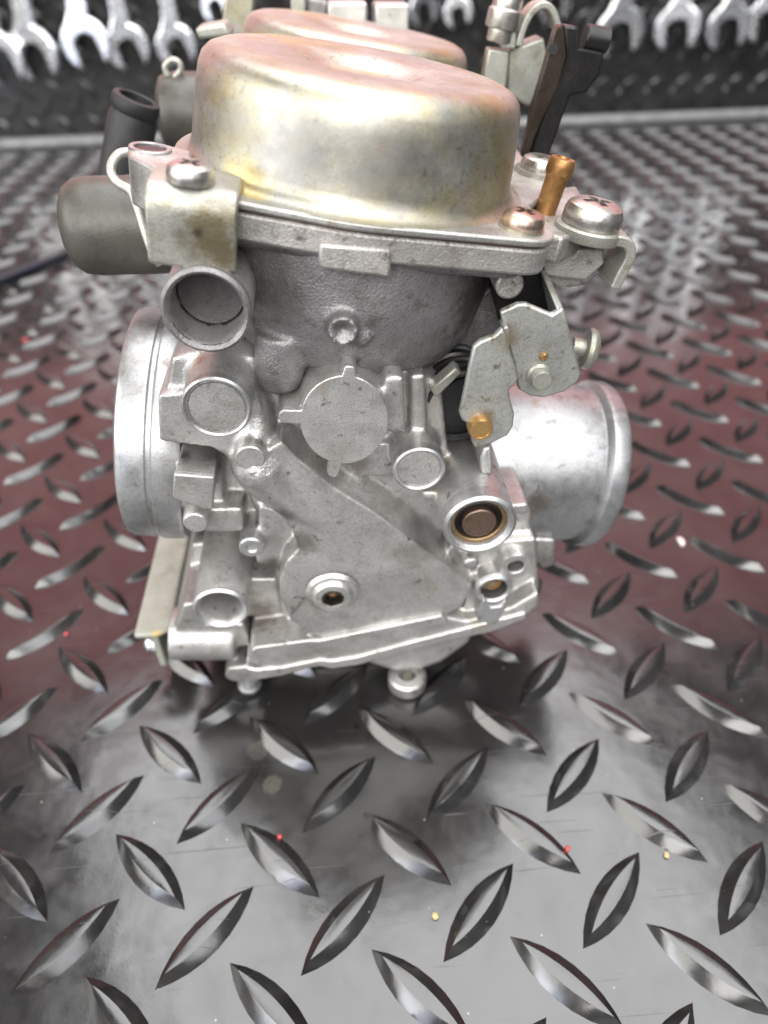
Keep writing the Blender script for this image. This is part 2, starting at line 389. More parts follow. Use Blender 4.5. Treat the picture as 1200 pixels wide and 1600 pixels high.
for i2 in range(-60, 70):
    for j2 in range(-14, 52):
        if (i2 - j2) % 2: continue
        x, y = i2 * P / 2, j2 * P / 2
        if not (X0 + 12 < x < X1 - 12 and Y0 + 12 < y < Y1 - 12): continue
        lugs.append((x, y, 44.4 if i2 % 2 == 0 else -44.4))
vis = sorted((q for q in lugs if seen(Vector((q[0], q[1], 0)))), key=lambda q: (Vector((q[0], q[1], 0)) - CAM).length)
near = set(vis[:300])
first = None
rest = MB()
for q in lugs:
    x, y, a = q
    if q in near:
        o = bpy.data.objects.new('tread_lug', lug_mesh); col.objects.link(o); o.parent = floor_mat
        o.location = (x * S, y * S, 0); o.rotation_euler = (0, 0, radians(a))
    elif seen(Vector((x, y, 0)), 500) or hypot(x, y) < 200:
        c, s_ = cos(radians(a)), sin(radians(a))
        rest.add([(x + p.x * c - p.y * s_, y + p.x * s_ + p.y * c, p.z) for p in LUG.v], LUG.f)
ro = rest.build('far_tread_pattern', M['mat'], floor_mat, 'free', angle=16); ro['kind'] = 'stuff'

# ------------------------------------------------------------------ the back of the bench: mat-lined wall, painted highlight strip, unseen red lid
WY0, WSL = 640.0, 0.035                     # the wall stands at Y = WY0 + WSL * X
WH = 195.0
wa = atan2(WSL, 1)
def on_wall(x, z, off=0.0):                 # a point of the wall, off millimetres in front of it
    return Vector((x + off * sin(wa), WY0 + WSL * x - off * cos(wa), z))
def wall_box(x0, x1, z0, z1, t0, t1):
    return MB().prism([on_wall(x0, z0, t0), on_wall(x1, z0, t0), on_wall(x1, z1, t0), on_wall(x0, z1, t0)],
                      [on_wall(x0, z0, t1), on_wall(x1, z0, t1), on_wall(x1, z1, t1), on_wall(x0, z1, t1)])
wall_mat = structure(wall_box(-680, 780, -2, WH, 0, -4).build('wall_mat', M['mat'], None, 'free'))
rot = Matrix.Rotation(wa, 3, 'Z') @ Matrix.Rotation(radians(90), 3, 'X')
cnt = 0; rest = MB()
for i2 in range(-50, 60):
    for j2 in range(1, 12):
        if (i2 - j2) % 2: continue
        x, z = i2 * P / 2, j2 * P / 2
        p = on_wall(x, z + 4)
        ang = radians(44.4 if i2 % 2 == 0 else -44.4)
        if seen(p, 30):
            o = bpy.data.objects.new('tread_lug', lug_mesh); col.objects.link(o); o.parent = wall_mat
            o.matrix_local = Matrix.Translation(p * S) @ (rot @ Matrix.Rotation(ang, 3, 'Z')).to_4x4(); cnt += 1
        else:
            R3 = rot @ Matrix.Rotation(ang, 3, 'Z')
            rest.add([p + R3 @ v for v in LUG.v], LUG.f)
o = rest.build('far_tread_pattern', M['mat'], wall_mat, 'free', angle=16); o['kind'] = 'stuff'
highlight = MB().tube([on_wall(x, 3.5, 4.5) for x in range(-680, 781, 20)], 4.6, 12)
structure(highlight.build('wall_highlight', M['pale_highlight'], None, 'free'))  # pale strip painting the bright highlight along the rolled mat edge
structure(wall_box(-900, 1000, WH + 1, 760, 2, -6).build('unseen_red_lid_panel', M['unseen_lid_paint'], None, 'free'))  # unseen red tool chest lid, placed for its red reflections

# ------------------------------------------------------------------ the pair of carburettors
root = bpy.data.objects.new('twin_carburetor', None); col.objects.link(root); root.location = ROOT_AT * S
root['label'] = 'pair of grimy cast aluminium carburettors with yellowish domed caps standing on the tread mat'
root['category'] = 'carburetor'
root.empty_display_size = 0.02

near_parts = []                             # parts that the rear carburettor repeats
AV = Vector((0, 1, 0)); AU = Vector((1, 0, 0)); AW = Vector((0, 0, 1))

# ---- body casting of the near carburettor
b = MB()
ch = MB()
ch.lathe((0.8, 0, 0), AW, [(0, 22), (16, 26), (21.5, 30), (23.2, 33), (24.3, 40), (24.8, 52), (0, 52)], 56)          # vacuum chamber
b.lathe((0, 3.5, 0), AU, [(0, -30), (20, -30), (20, -25.5), (18, -20), (17.5, 0), (16.5, 26), (0, 26)], 48)            # bore
b.pp([(400, 575), (470, 560), (640, 575), (690, 600), (700, 700), (735, 830), (730, 930), (690, 965), (500, 1000), (440, 960), (425, 860), (390, 780), (385, 640)], -17.5, 20)
b.pp([(246, 618), (300, 610), (400, 600), (420, 700), (400, 740), (330, 700), (248, 690)], -21, 5)           # web from inlet to body
b.pp([(268, 560), (330, 540), (400, 560), (420, 640), (330, 660), (255, 640)], -19.5, 5)
# boss A, the open cup under the left tab
x, y = 322, 487; bA = F(x, y, -29); kA = K(x, y, -29)
b.lathe(bA, AV, [(0, 8), (58 * kA, 8), (58 * kA, 0.4), (61 * kA, 0), (68 * kA, 0), (71 * kA, 0.6), (72 * kA, 3), (69 * kA, 22), (0, 22)], 56)
# boss B
x, y = 338, 638; bB = F(x, y, -28); kB = K(x, y, -28)
b.cyl(bB, AV, 55 * kB, 0.4, 20, 60 * kB)
# ridge running from B round the corner of the chamber and down to the teardrop
def capsule(px, r, k=5):
    pts = spline([F(x, y, v) for x, y, v in px], k)
    rl = list(r) if isinstance(r, tuple) else [r, r]
    b.tube(pts, [rl[0] + (rl[1] - rl[0]) * i / (len(pts) - 1) for i in range(len(pts))], 14); r = rl[0]; b.lathe(pts[0], AV, [(0, -r), (r * .7, -r * .7), (r, 0), (r * .7, r * .7), (0, r)], 14); r = rl[1]; b.lathe(pts[-1], AV, [(0, -r), (r * .7, -r * .7), (r, 0), (r * .7, r * .7), (0, r)], 14)
capsule([(385, 600, -17), (402, 660, -19), (395, 700, -21)], 3.0)
# lobe at the foot of the chamber
lp = F(436, 588, -18.5)
ch.lathe(lp, AW, [(0, -2.6), (2.4, -2.2), (3.6, -0.8), (4.1, 1.0), (4.1, 8), (0, 8)], 24)
# boss D (flat round pad) and the ramp to the teardrop
x, y = 391, 717; bD = F(x, y, -25)
b.cyl(bD, AV, 25 * K(x, y, -25), 0.3, 14)
tear = [(404, 737), (418, 702), (440, 690), (470, 722), (520, 762), (580, 798), (640, 842), (700, 886), (738, 918), (722, 948), (690, 966), (600, 984), (520, 1000), (484, 992), (452, 968), (438, 938), (436, 910), (446, 880), (466, 858), (452, 820), (425, 775)]
b.pp(tear, -23.6, 4, grow=0.05)
capsule([(404, 722, -20.8), (440, 756, -20.0), (520, 815, -19.0), (600, 862, -18.6), (690, 915, -18.6)], (5.2, 3.6))
ea = [F(x, y, -23.5) for x, y in ((432, 694), (472, 724), (522, 764), (582, 802), (642, 846), (702, 890), (738, 920))]
eb = [F(x, y, v) for x, y, v in ((455, 668, -19), (500, 696, -18), (555, 728, -17), (615, 758, -16.5), (665, 800, -16.5), (715, 845, -17), (748, 890, -18))]
n = len(ea); AVb = Vector((0, 1, 0))
vs = ea + eb + [Vector((p.x, -5, p.z)) for p in ea] + [Vector((p.x, -5, p.z)) for p in eb]
fs = [(i, i + 1, n + i + 1, n + i) for i in range(n - 1)] + [(2 * n + i, 3 * n + i, 3 * n + i + 1, 2 * n + i + 1) for i in range(n - 1)]
fs += [(i, 2 * n + i, 2 * n + i + 1, i + 1) for i in range(n - 1)] + [(n + i, n + i + 1, 3 * n + i + 1, 3 * n + i) for i in range(n - 1)]
fs += [(0, n, 3 * n, 2 * n), (n - 1, 3 * n - 1, 4 * n - 1, 2 * n - 1)]
b.add(vs, fs)
# central plug pillar
x, y = 538, 655; bP = F(x, y, -26.5); kP = K(x, y, -26.5)
b.cyl(bP, AV, 71 * kP, 0.5, 14, 74 * kP)
b.pp([(532, 600), (534, 574), (546, 567), (557, 574), (558, 600)], -26, -10)
b.pp([(470, 640), (440, 642), (432, 652), (440, 661), (472, 664)], -26, -10)
b.pp([(512, 722), (514, 742), (523, 750), (532, 742), (533, 722)], -26, -10)
b.pp([(600, 592), (612, 588), (632, 590), (634, 678), (606, 676)], -25, -10)
# posts right of the plug
b.pp([(640, 588), (664, 585), (668, 700), (640, 700)], -20, 0)
b.pp([(480, 705), (620, 690), (640, 745), (560, 745), (500, 725)], -19, 0)
# boss C
x, y = 655, 735; bC = F(x, y, -25.5); kC = K(x, y, -25.5)
b.cyl(bC, AV, 40 * kC, 0.4, 16, 43 * kC)
b.pp([(660, 770), (692, 768), (694, 782), (662, 784)], -23, -8)
# block E, pad F and their web
b.pp([(272, 742), (334, 746), (332, 794), (316, 794), (270, 778)], -25.5, -8)
b.pp([(262, 720), (345, 728), (350, 790), (300, 800), (262, 790)], -18, 5)
x, y = 305, 818; bF = F(x, y, -23); b.cyl(bF, AV, 21 * K(x, y, -23), 0.3, 14)
b.pp([(318, 795), (378, 795), (380, 832), (318, 832)], -20, 6)
# nub H with its arm
x, y = 393, 856; bH = F(x, y, -21.5); b.cyl(bH, AV, 20 * K(x, y, -21.5), 0.3, 10)
b.pp([(405, 790), (440, 800), (470, 850), (440, 890), (400, 880)], -18.5, 4)
b.pp([(378, 905), (440, 905), (445, 960), (380, 965)], -16, 10)
# tube G and the slab that carries it
x, y = 345, 952; bG = F(x, y, -24); kG = K(x, y, -24)
gtube = MB()
gtube.lathe(bG, AV, [(0, 13), (29 * kG, 13), (33 * kG, 1.2), (36 * kG, 0.3), (38 * kG, 0), (43 * kG, 0), (45 * kG, 0.6), (45.5 * kG, 30), (0, 30)], 56)
# throttle shaft boss
x, y = 750, 822; bT = F(x, y, -31); kT = K(x, y, -31)
b.lathe(bT, AV, [(0, 3.2), (43 * kT, 3.2), (44 * kT, 0.4), (46 * kT, 0), (53 * kT, 0), (56 * kT, 0.6), (57 * kT, 4), (58 * kT, 24), (0, 24)], 56)
b.pp([(690, 770), (800, 760), (830, 800), (826, 900), (700, 900), (680, 830)], -17, 12)
b.pp([(795, 790), (826, 788), (826, 804), (795, 806)], -24, -12)
# peg above the shaft, small pegs under it
crisp_peg = MB().pp([(751, 716), (757, 702), (763, 698), (770, 702), (771, 742), (752, 742)], -24.5, -10)
b.pp([(706, 850), (733, 852), (744, 872), (720, 895), (690, 880)], -21, -6)
x, y = 737, 883; b.cyl(F(x, y, -25), AV, 12.5 * K(x, y, -25), 0, 12)
# mixture boss, threaded-hole pad, front right lump
x, y = 772, 922; bX = F(x, y, -23.5); kX = K(x, y, -23.5)
xboss = MB()
xboss.lathe(bX, AV, [(0, 6), (20 * kX, 6), (21 * kX, 0.2), (26 * kX, 0), (30 * kX, 0.6), (32 * kX, 14), (0, 14)], 40)
b.pp([(745, 850), (838, 842), (842, 920), (820, 948), (745, 960)], -19.5, 8)
b.pp([(735, 895), (760, 895), (762, 960), (725, 950)], -21, 0)
x, y = 806, 886; bN = F(x, y, -22.2); kN = K(x, y, -22.2)
nboss = MB()
nboss.lathe(bN, AV, [(0, 6), (11 * kN, 6), (12.5 * kN, 0.2), (14 * kN, 0), (24 * kN, 0), (27 * kN, 1), (28 * kN, 9), (0, 9)], 32)
b.pp([(836, 842), (868, 844), (868, 884), (848, 890), (836, 880)], -12, 4)
# rim above the seam of the float bowl
b.pp([(388, 1036), (392, 1012), (482, 996), (502, 1004), (690, 964), (728, 972), (800, 950), (842, 926), (842, 948), (815, 968), (690, 990), (520, 1036), (492, 1032), (420, 1046)], -23.8, 22)
b.pp([(395, 1004), (480, 986), (690, 955), (800, 936), (840, 915), (842, 940), (700, 980), (500, 1014), (400, 1020)], -20.5, 22)
# chamber nozzle
x, y = 536, 520; bO = F(x, y, -27); kO = K(x, y, -27)
ch.lathe(bO, AV, [(0, 1.8), (19 * kO, 0.3), (21 * kO, 0), (24 * kO, 0.3), (25 * kO, 1.2), (27 * kO, 8), (0, 8)], 32)
ch.pp([(548, 535), (560, 515), (584, 530), (570, 545)], -24.9, -15)
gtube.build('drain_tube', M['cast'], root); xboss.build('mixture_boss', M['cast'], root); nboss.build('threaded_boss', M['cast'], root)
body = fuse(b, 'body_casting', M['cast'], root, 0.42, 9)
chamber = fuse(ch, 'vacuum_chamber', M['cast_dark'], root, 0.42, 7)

# top flange of the casting with ears and the square tab
def hull_outline(R, ears, n=150):
    out = []
    for k in range(n):
        t = 2 * pi * k / n; d = Vector((cos(t), sin(t)))
        best = R
        for (eu, ev, er) in ears:
            e = Vector((eu, ev)); L = e.length
            lo, hi = R, L + er + 1
            def inside(r):
                p = d * r
                for q in range(0, 41):
                    s_ = q / 40
                    if (p - e * s_).length <= R + (er - R) * s_: return True
                return False
            if inside(R + 0.05):
                for _ in range(18):
                    mid = (lo + hi) / 2
                    if inside(mid): lo = mid
                    else: hi = mid
                best = max(best, lo)
        out.append(d * best)
    return out
QF = 53.0
g1 = G(810, 372, QF); g2 = G(297, 288, QF + 1); g3 = G(838, 285, QF); g4 = G(915, 372, QF - 1.5); g5 = G(228, 238, QF)
ears = [(g1.x, g1.y, 4.6), (g2.x, g2.y, 4.4), (g3.x, g3.y, 4.6)]
out = hull_outline(26.6, ears)
b = MB().prism([(p.x, p.y, 53.0) for p in out], [(p.x, p.y, 49.2) for p in out])
b.pp([(498, 380), (612, 390), (610, 436), (497, 420)], -27.0, -15)
b.pp([(842, 392), (944, 388), (946, 412), (925, 432), (915, 440), (842, 432)], -10, 8)
flange = b.build('top_flange', M['cast_warm'], root, bevel=0.5)
MB().prism([(p.x * .988, p.y * .988, 53.3) for p in out], [(p.x * .988, p.y * .988, 52.9) for p in out]).build('gasket', M['shaft'], flange)
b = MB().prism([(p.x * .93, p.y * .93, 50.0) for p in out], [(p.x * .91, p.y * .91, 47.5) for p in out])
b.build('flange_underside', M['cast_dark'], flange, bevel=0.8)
x, y = 797, 447; p = F(x, y, -19); k = K(x, y, -19)
MB().cyl(p, AV, 22 * k, 0, 14).build('round_boss', M['cast_warm'], flange, bevel=0.4)

# cover: thin plate and drawn dome with a dished top
out2 = hull_outline(27.3, [(a, c, r + 0.3) for a, c, r in ears])
dome = MB()
prof = [(27.3, 54.35), (26.6, 54.5), (25.6, 54.9), (25.0, 55.8), (24.75, 57.0), (24.5, 60), (24.1, 64.0), (23.8, 66.0), (23.3, 67.3), (22.4, 68.2), (21.0, 68.75), (17, 68.85), (11.5, 68.7), (9.6, 68.4), (8.4, 67.9), (7.0, 67.15), (5.0, 66.75), (0, 66.6)]
dome.lathe((0, 0, 0), AW, prof, 96)
cover = dome.build('dome_cover', M['dome'], root, angle=80)
MB().prism([(p.x, p.y, 54.4) for p in out2], [(p.x, p.y, 53.35) for p in out2]).build('cover_plate', M['dome_rim'], cover, bevel=0.3)

# inlet flange with its groove
inlet = MB().lathe((0, 4, 0.4), AU, [(17, -37.4), (21.0, -37.4), (22.3, -36.9), (22.85, -35.9), (22.9, -32.0), (22.5, -31.7), (22.5, -31.0), (23.1, -30.6), (23.2, -30.0), (23.0, -26.6), (22.5, -25.9), (19, -25.4), (17, -25)], 96).build('inlet_flange', M['bright'], root, angle=35)
MB().lathe((0, 4, 0.4), AU, [(17.2, -37.3), (16, -30), (15, -20), (0, -19)], 48).build('inlet_throat', M['cast_dark'], inlet)
# outlet spigot
spig = MB().lathe((0, 4, -0.9), AU, [(14, 20), (16.6, 22), (17.3, 27), (17.5, 34), (17.6, 42), (17.6, 50), (17.4, 55.5), (17.2, 56.6), (17.8, 57.0), (18.5, 57.7), (18.6, 60.4), (18.1, 61.3), (16.9, 61.5), (16.0, 61.0), (15.8, 42), (0, 40)], 96).build('outlet_spigot', M['spigot'], root, angle=35)

# plugs, pads and rims that are crisp in the photo
def disc(name, c, r, mat, parent, v_off=0.0, t=0.8, dish=0.0, n=48, e=0.25):
    prof = [(0, dish), (r * 0.8, dish * 0.6), (r - e, 0), (r, e), (r, t), (0, t)]
    return MB().lathe(Vector(c) + AV * v_off, AV, prof, n).build(name, mat, parent)
disc('cup_plug', bA, 57 * kA, M['dark_recess'], root, 6.4, 1.2, 0.3)
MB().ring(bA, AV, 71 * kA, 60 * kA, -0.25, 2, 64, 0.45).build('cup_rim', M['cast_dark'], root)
MB().lathe(bA, AV, [(59.5 * kA, 0.3), (58.6 * kA, 0.8), (57.5 * kA, 7.5)], 64).build('cup_bore', M['dark_recess'], root)
rimB = MB().ring(bB, AV, 55 * kB, 48.5 * kB, -0.15, 2, 64, 0.35).build('boss_rim', M['bright'], root)
disc('core_plug', bB, 48 * kB, M['cast_dark'], rimB, 0.35, 1.2, 0.35)
rimC = MB().ring(bC, AV, 41 * kC, 34 * kC, -0.1, 2, 56, 0.3).build('boss_rim', M['bright'], root)
disc('core_plug', bC, 33.5 * kC, M['bright'], rimC, 0.5, 1.2, 0.4)
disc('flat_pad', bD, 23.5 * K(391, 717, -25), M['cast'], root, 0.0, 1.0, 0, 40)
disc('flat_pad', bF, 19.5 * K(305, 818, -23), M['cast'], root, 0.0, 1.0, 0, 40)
# face of the central plug with three tabs, one outline
def plug_face():
    pts = []
    R = 69
    tabs = [(-84, 12, 84), (183, 11, 103), (102, 10, 92)]
    n = 120
    for k in range(n):
        t = 360 * k / n; r = R
        for a, hw, L in tabs:
            dlt = (t - a + 180) % 360 - 180
            lat = abs(sin(radians(dlt))) * L
            if abs(dlt) < 30 and lat < hw: r = max(r, sqrt(max(0, L * L - 0)) if lat < hw * 0.55 else L - (lat / hw) ** 3 * 6)
        pts.append((538 + r * cos(radians(t)), 656 + r * sin(radians(t))))
    return pts
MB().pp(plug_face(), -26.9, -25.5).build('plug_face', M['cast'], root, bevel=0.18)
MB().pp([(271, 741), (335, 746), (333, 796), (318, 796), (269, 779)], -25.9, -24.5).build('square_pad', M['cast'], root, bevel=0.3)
# hex socket plug in the teardrop
x, y = 520, 936; bS = F(x, y, -25.8); kS = K(x, y, -25.8)
hx = MB().lathe(bS, AV, [(17 * kS, 3), (17 * kS, 0.2), (18 * kS, 0), (28 * kS, 0), (31 * kS, 0.4), (33 * kS, 0.9), (38 * kS, 1.0), (43 * kS, 1.7), (17 * kS, 3)], 48).build('socket_boss', M['cast'], root)
hexo = [bS + Vector((15 * kS * cos(pi / 3 * k + .5), -0.15, 15 * kS * sin(pi / 3 * k + .5))) for k in range(6)]
mb = MB(); nring = 6
outer = [bS + Vector((19 * kS * cos(pi / 3 * k + .5), 0.1, 19 * kS * sin(pi / 3 * k + .5))) for k in range(6)]
deep = [p + AV * 2.0 for p in hexo]
mb.add(outer + hexo + deep, [(k, (k + 1) % 6, 6 + (k + 1) % 6, 6 + k) for k in range(6)] + [(6 + k, 6 + (k + 1) % 6, 12 + (k + 1) % 6, 12 + k) for k in range(6)])
mb.build('hex_socket', M['edge'], hx)  # walls and floor coloured dark to paint the shade inside the socket
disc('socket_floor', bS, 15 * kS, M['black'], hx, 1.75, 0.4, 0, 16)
MB().lathe(bS + AV * 0.9, AV, [(0, 0), (5 * kS, 0.1), (8 * kS, 0.5), (8 * kS, 1.0), (0, 1.0)], 20).build('socket_pin', M['brass'], hx)
# marker stroke, a 7-like tick
mb = MB()
for pts in ([(470, 949), (455, 934), (456, 932)], ):
    pass
def stroke(pts, w0):
    pr = [F(x, y, -23.95) for x, y in pts]
    for a, c in zip(pr, pr[1:]):
        d = (c - a).normalized(); nn = Vector((-d.z, 0, d.x)) * w0
        mb.prism([a + nn, c + nn, c - nn, a - nn], [p + AV * 0.5 for p in (a + nn, c + nn, c - nn, a - nn)])
stroke([(457, 934), (464, 933.5), (474, 934.5)], 0.13); stroke([(475, 934), (468, 945), (463, 951)], 0.24); stroke([(463, 951), (455, 960)], 0.15)
mb.build('marker_tick', M['ink'], root)
crisp_peg.build('stop_peg', M['cast'], root, bevel=0.5)
# throttle shaft end: seal rings and brown shaft
sh = MB().cyl(bT, AV, 27 * kT, 0.6, 6).build('throttle_shaft', M['shaft'], root, bevel=0.3)
MB().ring(bT, AV, 44 * kT, 37 * kT, 1.2, 4, 48, 0.2).build('shaft_bush', M['bronze'], sh)
MB().ring(bT, AV, 37 * kT, 28 * kT, 1.6, 4, 48, 0.5).build('shaft_seal', M['rubber'], sh)
MB().ring(bT, AV, 57 * kT, 46 * kT, -0.2, 3, 64, 0.5).build('shaft_boss_rim', M['bright'], sh)
# nub end with a brass-lined hole
rimH = MB().ring(bH, AV, 20 * K(393, 856, -21.5), 7 * K(393, 856, -21.5), -0.15, 2, 40, 0.3).build('vent_nub', M['bright'], root)
disc('vent_hole', bH, 7.5 * K(393, 856, -21.5), M['bronze'], rimH, 1.2, 0.6, 0.4, 20)
# tube G rim
rimG = MB().ring(bG, AV, 45 * kG, 36 * kG, -0.25, 3, 56, 0.5).build('drain_tube_rim', M['bright'], root)
# mixture screw
mx = MB().lathe(bX + AV * 2.0, AV, [(0, 0), (15 * kX, 0), (16 * kX, 0.3), (16 * kX, 4), (0, 4)], 28)
mix = mx.build('mixture_screw', M['brass'], root)
c0 = bX + AV * 1.9; d0 = Vector((0.6, 0, 0.8)); n0 = Vector((-.8, 0, .6)) * 0.32
q = [c0 + d0 * 14 * kX + n0, c0 - d0 * 14 * kX + n0, c0 - d0 * 14 * kX - n0, c0 + d0 * 14 * kX - n0]
MB().prism(q, [p + AV * .3 for p in q]).build('screw_slot', M['ink'], mix)
MB().lathe(bX, AV, [(20.4 * kX, 0.4), (19.4 * kX, 0.9), (19 * kX, 5.8)], 40).build('mixture_bore', M['dark_recess'], mix)  # dark lining puts the hole's inner shade into its colour
MB().ring(bX, AV, 29 * kX, 21.5 * kX, -0.2, 2, 40, 0.4).build('mixture_boss_rim', M['bright'], mix)
# broken lug end under the mixture screw
MB().pp([(752, 945), (756, 936), (766, 950), (782, 948), (790, 938), (792, 950), (778, 974), (766, 978), (756, 972), (748, 975), (745, 966)], -24.6, -18).build('broken_lug', M['bright'], root, bevel=0.35)
# threaded hole
th = MB()
for k in range(5):
    th.lathe(bN + AV * (0.4 + k * 0.8), AV, [(12.2 * kN, 0), (10.4 * kN, 0.4), (12.2 * kN, 0.8)], 28)
th.build('screw_thread', M['dark_recess'], root)  # thread and floor coloured dark for the shade inside the hole
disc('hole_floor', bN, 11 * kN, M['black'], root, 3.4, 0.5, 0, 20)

# float bowl
bowl = MB()
lip = [(384, 1044), (390, 1056), (402, 1063), (440, 1057), (486, 1044), (500, 1042), (518, 1046), (560, 1040), (640, 1018), (700, 1003), (760, 990), (786, 982), (800, 976), (822, 968), (822, 958), (780, 968), (700, 989), (640, 1004), (560, 1026), (520, 1033), (500, 1031), (440, 1043), (400, 1047)]
bowl.pp(lip, -24.4, 22)
MB().pp([(392, 1018), (400, 1012), (482, 1001), (500, 1001), (690, 962), (702, 974), (668, 982), (640, 996), (520, 1022), (500, 1020), (400, 1034)], -24.6, -20).build('rim_ledge', M['cast'], root, bevel=0.35)
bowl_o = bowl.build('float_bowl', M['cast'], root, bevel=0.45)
pan = MB()
a = [(-44, 10.0), (14, 21.5), (11, 12), (4, 6), (-6, 3.2), (-34, 2.6), (-42, 5)]
pan.prism([toloc(Vector((x, 60, z))) for x, z in a], [toloc(Vector((x, 92, z))) for x, z in a])
pan.prism([toloc(Vector((x, 50.4, z))) for x, z in [(-20, 16.5), (8, 21), (6, 14), (0, 7.5), (-5, 5.3), (-11, 5.3), (-17, 9)]], [toloc(Vector((x, 60, z))) for x, z in [(-20, 16.5), (8, 21), (6, 14), (0, 7.5), (-5, 5.3), (-11, 5.3), (-17, 9)]])
pan.build('bowl_pan', M['cast'], bowl_o, bevel=2.0, seg=4)
lugp = MB().lathe((-8.2, 50.8, 0.2), AW, [(1.7, 1.2), (1.9, 4.2), (2.3, 4.5), (4.0, 4.4), (4.5, 3.8), (4.5, 0.8), (4.0, 0.2), (0, 0.2)], 32)
lugp.build('drain_lug', M['cast'], bowl_o, 'world')
MB().lathe((-8.2, 50.8, 0.2), AW, [(0, 3.2), (1.2, 3.2), (1.9, 2.6), (1.9, 1.4), (0, 1.4)], 6).build('drain_screw', M['plate'], bowl_o, 'world')
MB().lathe((-45.6, 53.3, 0.3), AW, [(0, 0), (1.8, 0.1), (2.7, 0.9), (2.8, 1.9), (2.3, 2.6), (2.3, 6.5), (0, 6.5)], 28).build('bowl_screw', M['bright'], bowl_o, 'world')
# left rounded block of the bowl and the slab up to the tube
b = MB()
pL = F(262, 1020, -20); pR = F(366, 1020, -20)
b.lathe(Vector((pL.x, -14.5, pL.z)), (pR - pL), [(0, 0), (5.6, 0), (5.9, .4), (5.9, (pR - pL).length - .4), (5.6, (pR - pL).length), (0, (pR - pL).length)], 40)
b.pp([(286, 945), (318, 940), (318, 975), (380, 975), (392, 1010), (366, 1012), (264, 1012)], -18.0, 20)
b.pp([(300, 850), (388, 845), (392, 960), (284, 960)], -6.0, 20)
b.pp([(355, 1045), (395, 1040), (405, 1066), (372, 1068), (350, 1060)], -19, 0)
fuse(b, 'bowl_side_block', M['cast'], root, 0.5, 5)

# ---- connecting bracket rail along the left foot
za = 17.0
A = at_z(205, 996, za); B_ = at_z(256, 1004, za)
mb = MB()
x0, x1 = A.x + 0.3, at_y(262, 1035, 59).x; xr = x1 + 3.0; y0 = A.y + 0.6; y1 = 165
mb.prism([(x0, y0, za), (x1, y0, za), (xr, y0 + 2, za - .6), (xr, y1, za - .6), (x0, y1, za)], [(x0, y0, za - 1.6), (x1, y0, za - 1.6), (xr, y0 + 2, za - 2.2), (xr, y1, za - 2.2), (x0, y1, za - 1.6)])
rail = mb.build('lower_rail', M['rail'], root, 'world', bevel=0.7, seg=3)
MB().box((x1 - 1.7, y0 + .5, 4.5), (x1 - 0.02, y1 - .5, za - 0.2)).build('rail_web', M['rail'], rail, 'world', bevel=0.4)
MB().lathe((x1 - 1.6, y0 + 3.0, 10.5), (-1, -0.15, 0), [(0, 3.0), (1.2, 2.8), (2.1, 2.0), (2.5, 0.8), (2.5, 0), (0, 0)], 24).build('rail_screw', M['chrome'], rail, 'world')

# ---- screws with a cross recess, cut once and shared
def pan_head(r, h):
    o = MB().lathe((0, 0, 0), AW, [(0, 0), (r * .96, 0), (r, h * .12), (r * .99, h * .55), (r * .9, h * .82), (r * .7, h * .97), (0, h * 1.02)], 40).build('screw_head', M['screw'], None, 'free', angle=40)
    c = MB(); a = r * 0.52; t = r * 0.13
    c.box((-a, -t, h * .45), (a, t, h * 1.4)); c.box((-t, -a, h * .45), (t, a, h * 1.4))
    c.cyl((0, 0, 0), AW, t * 1.8, h * .42, h * 1.4, None, 12)
    co = c.build('cutter', M['screw'], None, 'free')
    md = o.modifiers.new('x', 'BOOLEAN'); md.operation = 'DIFFERENCE'; md.object = co; md.solver = 'EXACT'; md.use_self = True
    applied(o); bpy.data.objects.remove(co)
    me = o.data; me.set_sharp_from_angle(angle=radians(35)); bpy.data.objects.remove(o)
    return me
PAN = pan_head(3.0, 2.3)
PAN_C = PAN.copy(); PAN_C.materials[0] = M['copper_screw']
tiltm = Matrix.Rotation(TILT, 4, 'Y')
def screw(at, scale=1.0, spin=0.4, mesh=None, axis=None, parent=None, label=None):
    o = bpy.data.objects.new('screw_head', mesh or PAN); col.objects.link(o); o.parent = parent or root
    R4 = tiltm if axis is None else Vector((0, 0, 1)).rotation_difference(Vector(axis)).to_matrix().to_4x4()
    o.matrix_local = Matrix.Translation((W(*at) - ROOT_AT) * S) @ R4 @ Matrix.Rotation(spin, 4, 'Z') @ Matrix.Scale(scale, 4)
    if label: o['label'] = label
    return o
screw((g1.x, g1.y, 54.45), 1.03, 0.5, PAN_C, label='coppery cross-head screw')
MB().cyl((g1.x, g1.y, 54.4), AW, 3.3, 0, 0.35).build('washer', M['dome'], root)
